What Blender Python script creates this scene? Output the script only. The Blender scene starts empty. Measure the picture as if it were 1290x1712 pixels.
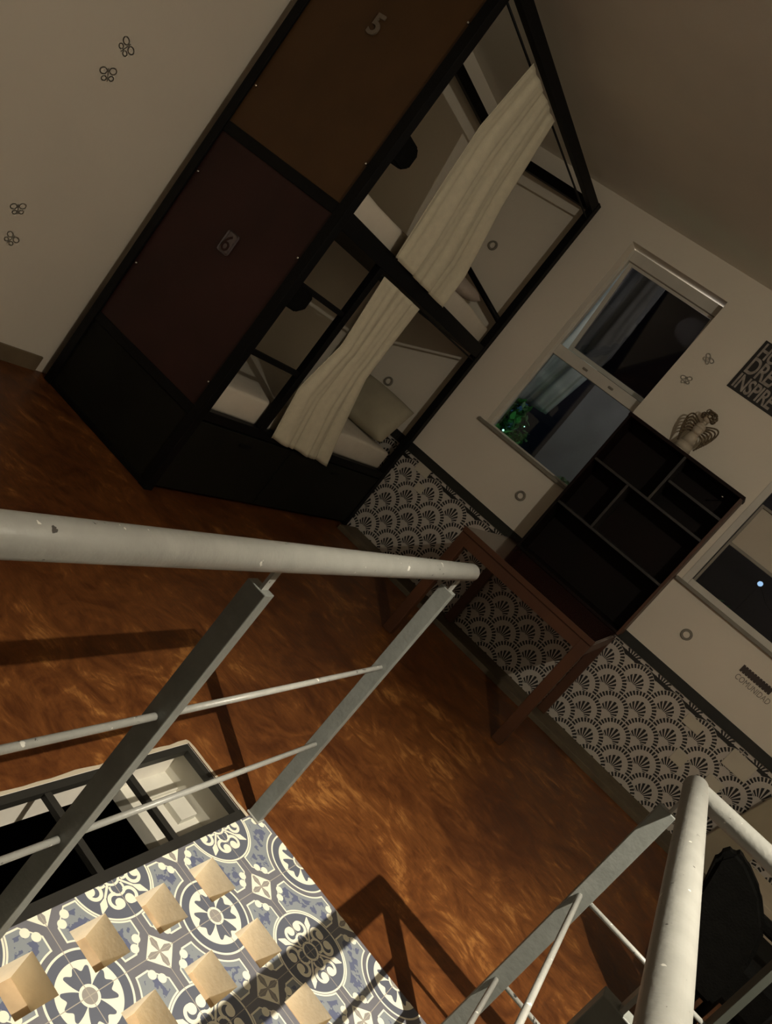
import bpy, bmesh, math, random
from mathutils import Vector, Matrix
random.seed(4)
S = bpy.context.scene
COL = S.collection

# ------------------------------------------------------------------ camera
W_, H_ = 1290, 1712
F = 1292.635
R = [(0.67816613, 0.39763213, 0.61804481), (0.63945575, 0.09520299, -0.7629107), (-0.36219752, 0.9125925, -0.18970471)]
cam = bpy.data.cameras.new('camera'); co = bpy.data.objects.new('camera', cam); COL.objects.link(co)
cam.sensor_fit = 'HORIZONTAL'; cam.sensor_width = 36; cam.lens = F / W_ * 36; cam.clip_start = .02
X, Y, Z = Vector(R[0]).normalized(), -Vector(R[1]), -Vector(R[2])
Z.normalize(); Y = Z.cross(X).normalized(); X = Y.cross(Z)
m = Matrix((X, Y, Z)).transposed().to_4x4(); m.translation = (0, 0, 1.333)
co.matrix_world = m
S.camera = co
# ------------------------------------------------------------------ world, lights, exposure
w = bpy.data.worlds.new('night'); S.world = w; w.use_nodes = True
w.node_tree.nodes['Background'].inputs[0].default_value = (.016, .042, .085, 1)
w.node_tree.nodes['Background'].inputs[1].default_value = 1
S.view_settings.view_transform = 'Standard'; S.view_settings.look = 'None'
S.view_settings.exposure = 0; S.view_settings.gamma = 1
LAMP = Vector((.915, 1.15, 2.80))
def light(name, kind, loc, energy, color, size=.05, rot=None):
    l = bpy.data.lights.new(name, kind); l.energy = energy; l.color = color
    if kind == 'AREA': l.shape = 'DISK'; l.size = size
    else: l.shadow_soft_size = size
    o = bpy.data.objects.new(name, l); o.location = loc; COL.objects.link(o)
    if rot: o.rotation_euler = rot
    return o
WARM = (1, .91, .75)
sp = light('ceiling_spot_light', 'SPOT', LAMP, 470, WARM, .009)
sp.data.spot_size = math.radians(66); sp.data.spot_blend = 1
sp.rotation_euler = (Vector((.25, 1.75, 0)) - LAMP).to_track_quat('-Z', 'Y').to_euler()
light('ceiling_bulb_light', 'POINT', LAMP, 73, WARM, .012)
light('back_fill_light', 'AREA', (-2.0, -5.6, 1.6), 5, (1, .93, .80), .9, (math.pi/2, 0, 0))  # added soft fill from far behind the camera, no lamp fixture there
light('outside_fill_light', 'POINT', (-1.35, 5.75, 2.6), 13, (1, .93, .85), .1)  # added fill that brightens the sheet and wall outside, no real source
light('shrub_fill_light', 'POINT', (.62, 5.65, 1.45), .7, (.85, 1, .8), .04)  # added fill on the shrubs behind the right window, no lamp there
light('shrub_fill_light', 'POINT', (-1.9, 5.72, 1.30), .7, (.35, 1, .55), .05)  # added green fill on the shrubs behind the left window, no lamp there

# ------------------------------------------------------------------ node helpers
class N:
    def __init__(s, nt, sock): s.nt, s.s = nt, sock
    def op(s, o, *a, clamp=False):
        n = s.nt.nodes.new('ShaderNodeMath'); n.operation = o; n.use_clamp = clamp
        for i, v in enumerate((s,) + a):
            if isinstance(v, N): s.nt.links.new(v.s, n.inputs[i])
            else: n.inputs[i].default_value = v
        return N(s.nt, n.outputs[0])
    def __add__(s, o): return s.op('ADD', o)
    __radd__ = __add__
    def __sub__(s, o): return s.op('SUBTRACT', o)
    def __rsub__(s, o): return s.op('MULTIPLY', -1.0).op('ADD', o)
    def __mul__(s, o): return s.op('MULTIPLY', o)
    __rmul__ = __mul__
    def __truediv__(s, o): return s.op('DIVIDE', o)
    def __lt__(s, o): return s.op('LESS_THAN', o)
    def __gt__(s, o): return s.op('GREATER_THAN', o)
    def __and__(s, o): return s.op('MULTIPLY', o)
    def __or__(s, o): return s.op('MAXIMUM', o)
    def inv(s): return 1.0 - s
    def abs(s): return s.op('ABSOLUTE')
    def sq(s): return s.op('MULTIPLY', s)
    def min(s, o): return s.op('MINIMUM', o)
    def max(s, o): return s.op('MAXIMUM', o)
def ln(a, b): return (a.sq() + b.sq()).op('SQRT')
def dist(a, b, x, y): return ln(a - x, b - y)
def srgb(*c):
    return tuple(((v/255)/12.92 if v/255 <= .04045 else ((v/255+.055)/1.055)**2.4) for v in c) + (1,)
def mat(name, color, rough=.6, metal=0, noise=0, nscale=8, bump=0, bscale=60, spec=.5, color2=None):
    mt = bpy.data.materials.new(name); mt.use_nodes = True; nt = mt.node_tree
    b = nt.nodes['Principled BSDF']
    b.inputs['Base Color'].default_value = color; b.inputs['Roughness'].default_value = rough
    b.inputs['Metallic'].default_value = metal; b.inputs['Specular IOR Level'].default_value = spec
    tc = nt.nodes.new('ShaderNodeTexCoord')
    if noise or color2:
        nz = nt.nodes.new('ShaderNodeTexNoise'); nz.inputs['Scale'].default_value = nscale; nz.inputs['Detail'].default_value = 5
        nt.links.new(tc.outputs['Object'], nz.inputs['Vector'])
        cr = nt.nodes.new('ShaderNodeValToRGB'); cr.color_ramp.elements[0].position = .3; cr.color_ramp.elements[1].position = .7
        c2 = color2 or tuple(v*(1+noise) for v in color[:3]) + (1,)
        c1 = color if color2 else tuple(v*(1-noise) for v in color[:3]) + (1,)
        cr.color_ramp.elements[0].color = c1; cr.color_ramp.elements[1].color = c2
        nt.links.new(nz.outputs[0], cr.inputs[0]); nt.links.new(cr.outputs[0], b.inputs['Base Color'])
    if bump:
        n2 = nt.nodes.new('ShaderNodeTexNoise'); n2.inputs['Scale'].default_value = bscale
        nt.links.new(tc.outputs['Object'], n2.inputs['Vector'])
        bp = nt.nodes.new('ShaderNodeBump'); bp.inputs['Strength'].default_value = bump; bp.inputs['Distance'].default_value = .01
        nt.links.new(n2.outputs[0], bp.inputs['Height']); nt.links.new(bp.outputs[0], b.inputs['Normal'])
    return mt
def mixc(nt, fac, a, b):
    n = nt.nodes.new('ShaderNodeMix'); n.data_type = 'RGBA'
    nt.links.new(fac.s, n.inputs[0])
    for i, v in ((6, a), (7, b)):
        if isinstance(v, tuple): n.inputs[i].default_value = v
        else: nt.links.new(v, n.inputs[i])
    return n.outputs[2]
def coords(nt, which='Object'):
    tc = nt.nodes.new('ShaderNodeTexCoord'); sx = nt.nodes.new('ShaderNodeSeparateXYZ')
    nt.links.new(tc.outputs[which], sx.inputs[0])
    return tc, N(nt, sx.outputs[0]), N(nt, sx.outputs[1]), N(nt, sx.outputs[2])

# ------------------------------------------------------------------ materials
M = {}
M['wall'] = mat('plaster_wall', (.78, .715, .60, 1), .8, noise=.03, nscale=2, bump=.15, bscale=30)
M['ceil'] = mat('plaster_ceiling', (.84, .81, .73, 1), .85, noise=.05, nscale=1.5, bump=.1, bscale=20)
M['black'] = mat('black_steel', (.0035, .0035, .0035, 1), .55, noise=.2, nscale=12, spec=.15)
M['blackpanel'] = mat('black_panel', (.0085, .0085, .006, 1), .6, noise=.25, nscale=5, spec=.15)
M['brown5'] = mat('brown_panel', (.085, .041, .013, 1), .5, noise=.18, nscale=3, spec=.3)
M['maroon6'] = mat('maroon_panel', (.038, .012, .0105, 1), .5, noise=.25, nscale=3, spec=.3)
M['steelgrey'] = mat('grey_paint', (.32, .32, .295, 1), .36, noise=.08, nscale=25, bump=.1, bscale=90)
def chips(mt, scale=11, th=.70):
    nt = mt.node_tree; b = nt.nodes['Principled BSDF']; src = b.inputs['Base Color'].links[0].from_socket
    tc = nt.nodes.new('ShaderNodeTexCoord')
    out = src
    for sc_, t_, col in ((scale*5.5, th+.01, (.05, .045, .04, 1)), (scale*4.3, th+.005, (.75, .74, .68, 1))):
        n = nt.nodes.new('ShaderNodeTexNoise'); n.inputs['Scale'].default_value = sc_; n.inputs['Detail'].default_value = 3
        nt.links.new(tc.outputs['Object'], n.inputs['Vector'])
        out = mixc(nt, N(nt, n.outputs[0]) > t_, out, col)
    nt.links.new(out, b.inputs['Base Color'])
chips(M['steelgrey'])
M['postgrey'] = mat('grey_post_paint', (.185, .195, .18, 1), .42, noise=.1, nscale=25, bump=.1, bscale=90)
M['fabric'] = mat('curtain_fabric', (.66, .61, .46, 1), .9, noise=.05, nscale=30, bump=.1, bscale=200)
M['sheet'] = mat('white_sheet', (.66, .60, .50, 1), .9, noise=.04, nscale=10, bump=.2, bscale=15)
M['pillow'] = mat('pillow_cotton', (.40, .36, .26, 1), .9, noise=.06, nscale=10, bump=.2, bscale=12)
M['pinkish'] = mat('folded_blanket', (.48, .40, .34, 1), .9, noise=.05, nscale=10)
M['wood'] = mat('table_wood', (.060, .021, .007, 1), .5, color2=(.085, .030, .009, 1), nscale=4)
M['tabletop'] = mat('table_top_wood', (.035, .010, .007, 1), .16, noise=.2, nscale=4)
M['shelfwood'] = mat('dark_shelf_wood', (.006, .005, .0035, 1), .6, color2=(.012, .005, .0045, 1), nscale=2, spec=.12)
M['shelfedge'] = mat('shelf_edge_wood', (.022, .019, .016, 1), .5, noise=.2, nscale=9)
M['beige'] = mat('pit_plaster', (.93, .86, .71, 1), .9, noise=.05, nscale=25, bump=.08, bscale=80)
M['pitfloor'] = mat('pit_floor', (.42, .31, .19, 1), .8, noise=.2, nscale=20)
M['platepale'] = mat('pale_cover_plate', (.58, .53, .42, 1), .6, noise=.05)
M['trimblack'] = mat('black_trim', (.012, .013, .009, 1), .6, noise=.3, nscale=4)
M['kerb'] = mat('kerb_cement', (.10, .075, .042, 1), .7, noise=.25, nscale=9, bump=.2)
M['skirting'] = mat('skirting_cement', (.16, .115, .065, 1), .7, noise=.15, nscale=9)
M['frame'] = mat('window_frame_paint', (.60, .57, .50, 1), .5, noise=.05, nscale=10)
M['chrome'] = mat('chrome_metal', (.7, .7, .68, 1), .25, metal=1, noise=.1)
M['plate'] = mat('silver_plate', (.16, .13, .13, 1), .4, metal=.3, noise=.2, nscale=60)
M['digit5'] = mat('silver_digit', (.20, .16, .12, 1), .45, metal=.2, noise=.1, nscale=60)
M['ring'] = mat('grey_plastic', (.22, .20, .16, 1), .5, noise=.1)
M['paper'] = mat('poster_black', (.02, .018, .015, 1), .7, noise=.1)
M['ink'] = mat('poster_ink', (.33, .29, .25, 1), .7, noise=.25, nscale=40)
M['decal'] = mat('wall_decal', (.735, .672, .56, 1), .8, noise=.05, nscale=30)
M['decaldark'] = mat('wall_lettering', (.05, .035, .03, 1), .7, noise=.2)
M['decalgrey'] = mat('grey_lettering', (.22, .19, .15, 1), .7, noise=.2)
M['lowwhite'] = mat('well_plaster', (.75, .71, .63, 1), .8, noise=.06, nscale=10)
M['lowgrey'] = mat('well_grey', (.55, .53, .46, 1), .8, noise=.08, nscale=10)
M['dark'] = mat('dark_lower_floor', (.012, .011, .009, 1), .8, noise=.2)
M['grate'] = mat('grate_steel', (.018, .017, .014, 1), .5, noise=.15, nscale=20)
M['angel'] = mat('figurine_resin', (.50, .43, .33, 1), .6, noise=.1, nscale=20)
M['angelhair'] = mat('figurine_curls', (.12, .085, .045, 1), .6, noise=.2, nscale=40)
M['chair'] = mat('black_chair_fabric', (.0035, .0035, .003, 1), .8, noise=.3, nscale=30, bump=.2, bscale=150, spec=.08)
M['cream'] = mat('cream_board', (.34, .29, .20, 1), .6, noise=.1, nscale=5)
M['carton'] = mat('beige_box', (.46, .40, .30, 1), .8, noise=.08, nscale=6)
M['concrete'] = mat('outside_concrete', (.30, .29, .28, 1), .9, noise=.2, nscale=3, bump=.2)
M['backdrop'] = mat('backdrop_dark', (.085, .062, .058, 1), .9, noise=.2, nscale=2)
M['postshaded'] = mat('shaded_post_grey', (.055, .06, .05, 1), .5, noise=.1)  # post grey darkened: shade of the unlit side put into the colour
M['leaf'] = mat('leaf_green', (.03, .11, .03, 1), .5, color2=(.10, .25, .07, 1), nscale=12)
M['drape'] = mat('outside_sheet', (.30, .32, .30, 1), .8, noise=.3, nscale=3)
M['blind'] = mat('roller_blind', (.50, .45, .36, 1), .8, noise=.04)
def emis(name, c, s):
    mt = bpy.data.materials.new(name); mt.use_nodes = True; b = mt.node_tree.nodes['Principled BSDF']
    b.inputs['Base Color'].default_value = c; b.inputs['Emission Color'].default_value = c; b.inputs['Emission Strength'].default_value = s
    nz = mt.node_tree.nodes.new('ShaderNodeTexNoise'); mt.node_tree.links.new(nz.outputs[0], b.inputs['Roughness'])
    return mt
M['fairy'] = emis('fairy_bulb', (.55, 1, .8, 1), 2.2)
M['fairyblue'] = emis('fairy_bulb_blue', (.45, .7, 1, 1), 1.6)
M['lampglass'] = emis('lamp_glass', (1, .85, .65, 1), 3)
def glassmat(nm='window_glass', tint=(.72, .74, .76, 1)):
    mt = bpy.data.materials.new(nm); mt.use_nodes = True; nt = mt.node_tree
    for n in list(nt.nodes): nt.nodes.remove(n)
    out = nt.nodes.new('ShaderNodeOutputMaterial'); mx = nt.nodes.new('ShaderNodeMixShader')
    tr = nt.nodes.new('ShaderNodeBsdfTransparent'); tr.inputs[0].default_value = tint
    gl = nt.nodes.new('ShaderNodeBsdfGlossy'); gl.inputs['Roughness'].default_value = .03
    fr = nt.nodes.new('ShaderNodeFresnel'); fr.inputs[0].default_value = 1.6
    nt.links.new(fr.outputs[0], mx.inputs[0]); nt.links.new(tr.outputs[0], mx.inputs[1]); nt.links.new(gl.outputs[0], mx.inputs[2])
    nt.links.new(mx.outputs[0], out.inputs[0]); return mt
M['glass'] = glassmat()
M['tinted'] = glassmat('tinted_glass', (.34, .33, .34, 1))

def rustfloor():
    mt = bpy.data.materials.new('rust_stained_concrete'); mt.use_nodes = True; nt = mt.node_tree
    b = nt.nodes['Principled BSDF']; tc = nt.nodes.new('ShaderNodeTexCoord')
    def noise(scale, detail, dist_, vec=None, rough=.6):
        n = nt.nodes.new('ShaderNodeTexNoise'); n.inputs['Scale'].default_value = scale; n.inputs['Detail'].default_value = detail
        n.inputs['Distortion'].default_value = dist_; n.inputs['Roughness'].default_value = rough
        nt.links.new(vec or tc.outputs['Object'], n.inputs['Vector']); return n
    big = noise(1.7, 4, 1.2); med = noise(5.0, 9, 2.6, rough=.68)
    mp = nt.nodes.new('ShaderNodeMapping'); mp.inputs['Rotation'].default_value = (0, 0, .6); mp.inputs['Scale'].default_value = (3.5, 14, 1)
    nt.links.new(tc.outputs['Object'], mp.inputs[0]); st = noise(1.6, 8, 3.0, mp.outputs[0], .7)
    v = N(nt, big.outputs[0]) * .42 + N(nt, med.outputs[0]) * .38 + N(nt, st.outputs[0]) * .20
    cr = nt.nodes.new('ShaderNodeValToRGB'); e = cr.color_ramp.elements
    e[0].position = .34; e[0].color = (.040, .012, .004, 1)
    e[1].position = .67; e[1].color = (.44, .20, .055, 1)
    x = cr.color_ramp.elements.new(.45); x.color = (.082, .026, .0075, 1)
    x = cr.color_ramp.elements.new(.54); x.color = (.145, .050, .013, 1)
    nt.links.new(v.s, cr.inputs[0]); nt.links.new(cr.outputs[0], b.inputs['Base Color'])
    rr = (N(nt, med.outputs[0]) * .25 + .30); nt.links.new(rr.s, b.inputs['Roughness'])
    b.inputs['Specular IOR Level'].default_value = .22
    bp = nt.nodes.new('ShaderNodeBump'); bp.inputs['Strength'].default_value = .12; bp.inputs['Distance'].default_value = .01
    nt.links.new(st.outputs[0], bp.inputs['Height']); nt.links.new(bp.outputs[0], b.inputs['Normal'])
    return mt
M['rust'] = rustfloor()

def tilefloor():
    mt = bpy.data.materials.new('patterned_cement_tiles'); mt.use_nodes = True; nt = mt.node_tree
    b = nt.nodes['Principled BSDF']; tc, ox, oy, oz = coords(nt)
    x = (ox + (.327 + 8.0)) * 100.0; y = (oy - (1.61 - 8.0)) * 100.0       # centimetres, medallion at 0,0
    a = x.op('PINGPONG', 20.0); c = y.op('PINGPONG', 20.0)                   # folded tile quadrant
    rM = ln(a, c); rS = dist(a, c, 20.0, 20.0)
    phi = c.op('ARCTAN2', a)                                                 # 0..pi/2
    p4 = phi.op('PINGPONG', math.pi/4) * (180/math.pi)                       # 0..45 from axis
    # petals
    tip = (p4 * (math.pi/14.0)).op('COSINE') * .55 + 5.6
    side = (42.0 - p4) * .34 + 2.5
    petal = (rM < tip.min(side)) & (rM > 2.3)
    disc = rM < 7.3
    cream = disc & petal.inv()
    cream = cream & ((rM < 1.7).inv())
    cream = cream | ((rM > 9.35) & (rM < 9.85))
    # medallion outline of panel, S disc outline
    d1 = rM - 11.1; d2 = rS - 11.1
    lo = a.min(c) - 1.8; hi = 18.3 - a.max(c)
    cx1 = (a - 20.0).abs() + c - 7.3; cx2 = (c - 20.0).abs() + a - 7.3       # corner cuts towards the crosses
    inside = d1.min(d2).min(lo).min(hi).min(cx1).min(cx2)
    panel = inside > 0.0
    outline = (inside > 0.0) & (inside < .42)
    def both(f): return f(a, c) | f(c, a)
    balls = both(lambda u, v: (dist(u, v, 4.9, 16.6) < 1.05) | (dist(u, v, 3.2, 14.9) < 1.05))
    # cross
    k1 = both(lambda u, v: ((u - 20.0).abs() + v) < 4.3)
    dx, dy = None, None
    def crossp(u, v):
        p, q = (20.0 - u).abs(), v
        return (p.min(q) < (.85 - (p.max(q) - 2.1).abs() * .34)) & (p.max(q) < 3.5)
    k2 = both(crossp)
    # S fleur: fold about S
    sa = 20.0 - a; sc = 20.0 - c
    sh = sa.max(sc); sl = sa.min(sc)
    phs = sl.op('ARCTAN2', sh) * (180/math.pi)
    def ringc(px, py, r0, r1):
        d = dist(sh, sl, px, py); return (d < r1) & (d > r0)
    leaf = ((sh - sl).abs() < (1.35 - ((rS - 7.9).abs() * .55))) & (rS > 5.6)
    stem = ((sh - sl).abs() < .42) & (rS > 2.6) & (rS < 6.0)
    curl = (ringc(5.9, 2.1, 1.25, 2.15) & (sl > 1.1)) | (dist(sh, sl, 6.75, 1.5) < 1.25)
    core = (rS > 2.0) & (rS < 2.6)
    tipb = (ringc(3.2, 0.0, 1.5, 2.1) & (sh > 2.4))
    sfl = leaf | stem | curl | core | tipb
    so = (rS > 10.5) & (rS < 10.95)
    cream = cream | outline | balls | (k1 & k2.inv()) | (sfl & (rS < 10.0)) | so
    nz = nt.nodes.new('ShaderNodeTexNoise'); nz.inputs['Scale'].default_value = 45; nz.inputs['Detail'].default_value = 2
    nt.links.new(tc.outputs['Object'], nz.inputs['Vector'])
    blot = (N(nt, nz.outputs[0]) > .5) & (inside > 1.6)
    n2 = nt.nodes.new('ShaderNodeTexNoise'); n2.inputs['Scale'].default_value = 14; n2.inputs['Detail'].default_value = 4
    nt.links.new(tc.outputs['Object'], n2.inputs['Vector'])
    bgc = mixc(nt, N(nt, n2.outputs[0]), (.135, .135, .155, 1), (.19, .19, .215, 1))
    navy = (petal | ((rM > 7.3) & (rM < 9.35)) | (rS < 10.5))
    c0 = mixc(nt, navy, bgc, (.115, .125, .16, 1))
    c0 = mixc(nt, panel, c0, (.255, .28, .30, 1))
    c0 = mixc(nt, blot, c0, (.115, .13, .21, 1))
    grey = (rM < 1.7) | k2
    c0 = mixc(nt, grey, c0, (.30, .28, .26, 1))
    c0 = mixc(nt, cream, c0, (.88, .85, .70, 1))
    joint = a.min(c).min((20.0 - a).min(20.0 - c)) < .09
    c0 = mixc(nt, joint, c0, (.42, .38, .32, 1))
    nt.links.new(c0, b.inputs['Base Color']); b.inputs['Roughness'].default_value = .5
    return mt
M['tiles'] = tilefloor()

SC = 5.12/5.24
def Wp(x, z): return x*SC, 1.333 + (z - 1.333)*SC          # wall coordinates measured on a farther plane, brought to y = 5.12
YW = 5.12
def fantiles():
    mt = bpy.data.materials.new('scallop_tiles'); mt.use_nodes = True; nt = mt.node_tree
    b = nt.nodes['Principled BSDF']; tc, ox, oy, oz = coords(nt)
    x = ox * (1/SC); z = (oz - 1.333) * (1/SC) + 1.333
    px, pz, Rr = .237, .1203, .1185
    zr = z - (.0355 + .034 - 4*pz); row = (zr / pz).op('FLOOR')
    def cell(r):
        off = r.op('FLOORED_MODULO', 2.0) * (px/2)         # even rows: -.015 ; odd: +.1035
        xx = x + (.015 + px/2 + px*40) - off
        dx = xx.op('FLOORED_MODULO', px) - px/2
        dz = zr - r * pz
        return dx, dz
    dxa, dza = cell(row); dxb, dzb = cell(row + 1.0)
    useA = ln(dxa, dza) < Rr
    def sel(p, q): return useA * p + useA.inv() * q
    dx = sel(dxa, dxb); dz = sel(dza, dzb)
    r = ln(dx, dz); ang = dz.op('ARCTAN2', dx) * (180/math.pi)
    fa = ((ang + 360.0) / 11.25).op('FRACT')
    dash = (r > .089) & (r < .1165) & (fa > .20) & (fa < .80) & (dz > -.012)
    dzr = dz + .038; rr_ = ln(dx, dzr); an2 = dzr.op('ARCTAN2', dx) * (180/math.pi)
    am = (an2 - 90.0).abs()
    fr = (((an2 + 360.0) / 19.0 + (.5 - 90/19.0)).op('FRACT') - .5).abs()
    rib = (fr < .29) & (am < 76.0) & (rr_ > (.018 + am*.0002)) & (rr_ < (.098 - am * .00055))
    nz = nt.nodes.new('ShaderNodeTexNoise'); nz.inputs['Scale'].default_value = 5; nt.links.new(tc.outputs['Object'], nz.inputs['Vector'])
    base = mixc(nt, N(nt, nz.outputs[0]), (.50, .46, .41, 1), (.62, .57, .50, 1))
    topd = (z > .645) & useA.inv() & (ln(dxb, dzb) > .0) 
    c0 = mixc(nt, (dash | rib), base, (.012, .012, .010, 1))
    c0 = mixc(nt, topd, c0, (.012, .012, .010, 1))
    nt.links.new(c0, b.inputs['Base Color']); b.inputs['Roughness'].default_value = .45
    return mt
M['fans'] = fantiles()

# ------------------------------------------------------------------ mesh helpers
def tag(o, label=None, cat=None, group=None, kind=None):
    if label: o['label'] = label
    if cat: o['category'] = cat
    if group: o['group'] = group
    if kind: o['kind'] = kind
    return o
def thing(name, loc, label, cat, group=None):
    o = bpy.data.objects.new(name, None); o.location = loc; o.empty_display_size = .1; COL.objects.link(o)
    return tag(o, label, cat, group)
def wpos(o):
    v = Vector((0, 0, 0))
    while o: v += Vector(o.location); o = o.parent
    return v
def obj(name, bm, mt, parent=None, smooth=False, origin=None):
    """world-space bmesh -> object; its origin follows the parent"""
    me = bpy.data.meshes.new(name)
    o = bpy.data.objects.new(name, me); COL.objects.link(o)
    if parent is not None:
        o.parent = parent; off = wpos(parent)
    else: off = Vector(origin) if origin else Vector((0, 0, 0))
    if origin and parent is None: o.location = origin
    bmesh.ops.translate(bm, verts=bm.verts, vec=-off)
    bmesh.ops.recalc_face_normals(bm, faces=bm.faces)
    bm.to_mesh(me); bm.free()
    for m_ in (mt if isinstance(mt, (list, tuple)) else [mt]): me.materials.append(m_)
    if smooth:
        for p in me.polygons: p.use_smooth = True
    return o
def B(bm, x0, x1, y0, y1, z0, z1, bev=0, mi=0):
    vs = [bm.verts.new((x, y, z)) for x in (x0, x1) for y in (y0, y1) for z in (z0, z1)]
    fs = [bm.faces.new([vs[i] for i in f]) for f in ((0, 1, 3, 2), (4, 6, 7, 5), (0, 4, 5, 1), (2, 3, 7, 6), (0, 2, 6, 4), (1, 5, 7, 3))]
    for f in fs: f.material_index = mi
    if bev: bmesh.ops.bevel(bm, geom=list({e for f in fs for e in f.edges}), offset=bev, segments=2, affect='EDGES', profile=.5)
    return bm
def box(x0, x1, y0, y1, z0, z1, bev=0): return B(bmesh.new(), x0, x1, y0, y1, z0, z1, bev)
def T(bm, p, q, r, r2=None, seg=16, caps=True):
    p, q = Vector(p), Vector(q); d = (q - p); z = d.normalized(); x = z.orthogonal().normalized(); y = z.cross(x)
    r2 = r if r2 is None else r2
    a = [bm.verts.new(p + (x*math.cos(t) + y*math.sin(t))*r) for t in [2*math.pi*i/seg for i in range(seg)]]
    b = [bm.verts.new(q + (x*math.cos(t) + y*math.sin(t))*r2) for t in [2*math.pi*i/seg for i in range(seg)]]
    for i in range(seg): bm.faces.new((a[i], a[(i+1) % seg], b[(i+1) % seg], b[i])).smooth = True
    if caps: bm.faces.new(a[::-1]); bm.faces.new(b)
    return bm
def tube(p, q, r, r2=None, **k): return T(bmesh.new(), p, q, r, r2, **k)
def poly_tube(bm, pts, r, seg=8):
    for p, q in zip(pts, pts[1:]): T(bm, p, q, r, seg=seg)
    return bm
def prism(pts, axis, lo, hi, bm=None):
    """polygon pts (2D) extruded along axis: 'y' -> pts are (x,z); 'x' -> (y,z); 'z' -> (x,y)"""
    bm = bm or bmesh.new()
    f = {'y': lambda a, b, t: (a, t, b), 'x': lambda a, b, t: (t, a, b), 'z': lambda a, b, t: (a, b, t)}[axis]
    A = [bm.verts.new(f(a, b, lo)) for a, b in pts]; C = [bm.verts.new(f(a, b, hi)) for a, b in pts]
    n = len(pts); bm.faces.new(A); bm.faces.new(C[::-1])
    for i in range(n): bm.faces.new((A[i], C[i], C[(i+1) % n], A[(i+1) % n]))
    return bm
def text_obj(name, s, mt, parent, size, mw, depth=.0012, spacing=1.0, origin=None, bold=0):
    cu = bpy.data.curves.new(name, 'FONT'); cu.body = s; cu.size = size; cu.extrude = depth; cu.space_character = spacing; cu.offset = bold
    cu.align_x = 'LEFT'; tmp = bpy.data.objects.new(name+'_t', cu); COL.objects.link(tmp)
    bpy.context.view_layer.update()
    dg = bpy.context.evaluated_depsgraph_get(); me = bpy.data.meshes.new_from_object(tmp.evaluated_get(dg))
    bpy.data.objects.remove(tmp); me.transform(mw)
    off = wpos(parent) if parent else Vector(origin or (0, 0, 0))
    me.transform(Matrix.Translation(-off)); me.materials.clear(); me.materials.append(mt)
    o = bpy.data.objects.new(name, me); COL.objects.link(o)
    if parent: o.parent = parent
    else: o.location = off
    return o
def wall_text_matrix(x, z, y=YW-.0015):      # text on the window wall: reads towards +x, up is +z, faces -y
    return Matrix.Translation((x, y, z)) @ Matrix.Rotation(math.pi/2, 4, 'X')

# ================================================================== SETTING
def struct(name, bm, mt, label=None):
    return tag(obj(name, bm, mt), label, kind='structure')
XL, XR, YB, ZC = -3.18, 3.2, -6.2, 2.925
bm = bmesh.new()
for r in ((XL, -.80, YB, YW), (-.80, -.515, YB, .20), (-.80, 1.7, 2.005, YW), (-.80, -.515, 1.945, 2.005), (-.515, 1.7, YB, -.95),
          (1.7, XR, YB, YW), (.275, 1.7, 1.86, 2.005)):
    B(bm, *r, -.13, 0)
struct('floor', bm, M['rust'], 'rust-stained polished concrete floor with brown swirls')
# tiled landing with square pits
bm = bmesh.new()
px_ = [(-.4555, -.358), (-.2685, -.171), (-.0815, .016), (.1055, .203)]
py_ = [(1.627 - .19*k, 1.7255 - .19*k) for k in range(9)]
xs = sorted({-.515, .275} | {v for p in px_ for v in p}); ys = sorted({-.95, 2.005} | {v for p in py_ for v in p})
D = .078
def quad(bm, pts, mi):
    f = bm.faces.new([bm.verts.new(p) for p in pts]); f.material_index = mi
for i in range(len(xs)-1):
    for j in range(len(ys)-1):
        x0, x1, y0, y1 = xs[i], xs[i+1], ys[j], ys[j+1]
        if (x0, x1) in px_ and (y0, y1) in py_:
            quad(bm, [(x0, y0, -D), (x1, y0, -D), (x1, y1, -D), (x0, y1, -D)], 2)
            for a, c in (((x0, y0), (x1, y0)), ((x1, y0), (x1, y1)), ((x1, y1), (x0, y1)), ((x0, y1), (x0, y0))):
                quad(bm, [(*a, 0), (*c, 0), (*c, -D), (*a, -D)], 1)
        else: quad(bm, [(x0, y0, 0), (x1, y0, 0), (x1, y1, 0), (x0, y1, 0)], 0)
for a, c in (((-.515, -.95), (.275, -.95)), ((.275, -.95), (.275, 2.005)), ((.275, 2.005), (-.515, 2.005)), ((-.515, 2.005), (-.515, -.95))):
    quad(bm, [(*a, 0), (*c, 0), (*c, -.13), (*a, -.13)], 1)
quad(bm, [(-.515, -.95, -.13), (-.515, 2.005, -.13), (.275, 2.005, -.13), (.275, -.95, -.13)], 1)
bmesh.ops.remove_doubles(bm, verts=bm.verts, dist=1e-5)
struct('floor.001', bm, [M['tiles'], M['beige'], M['pitfloor']], 'blue, grey and cream patterned cement tile landing with square pits')
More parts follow.
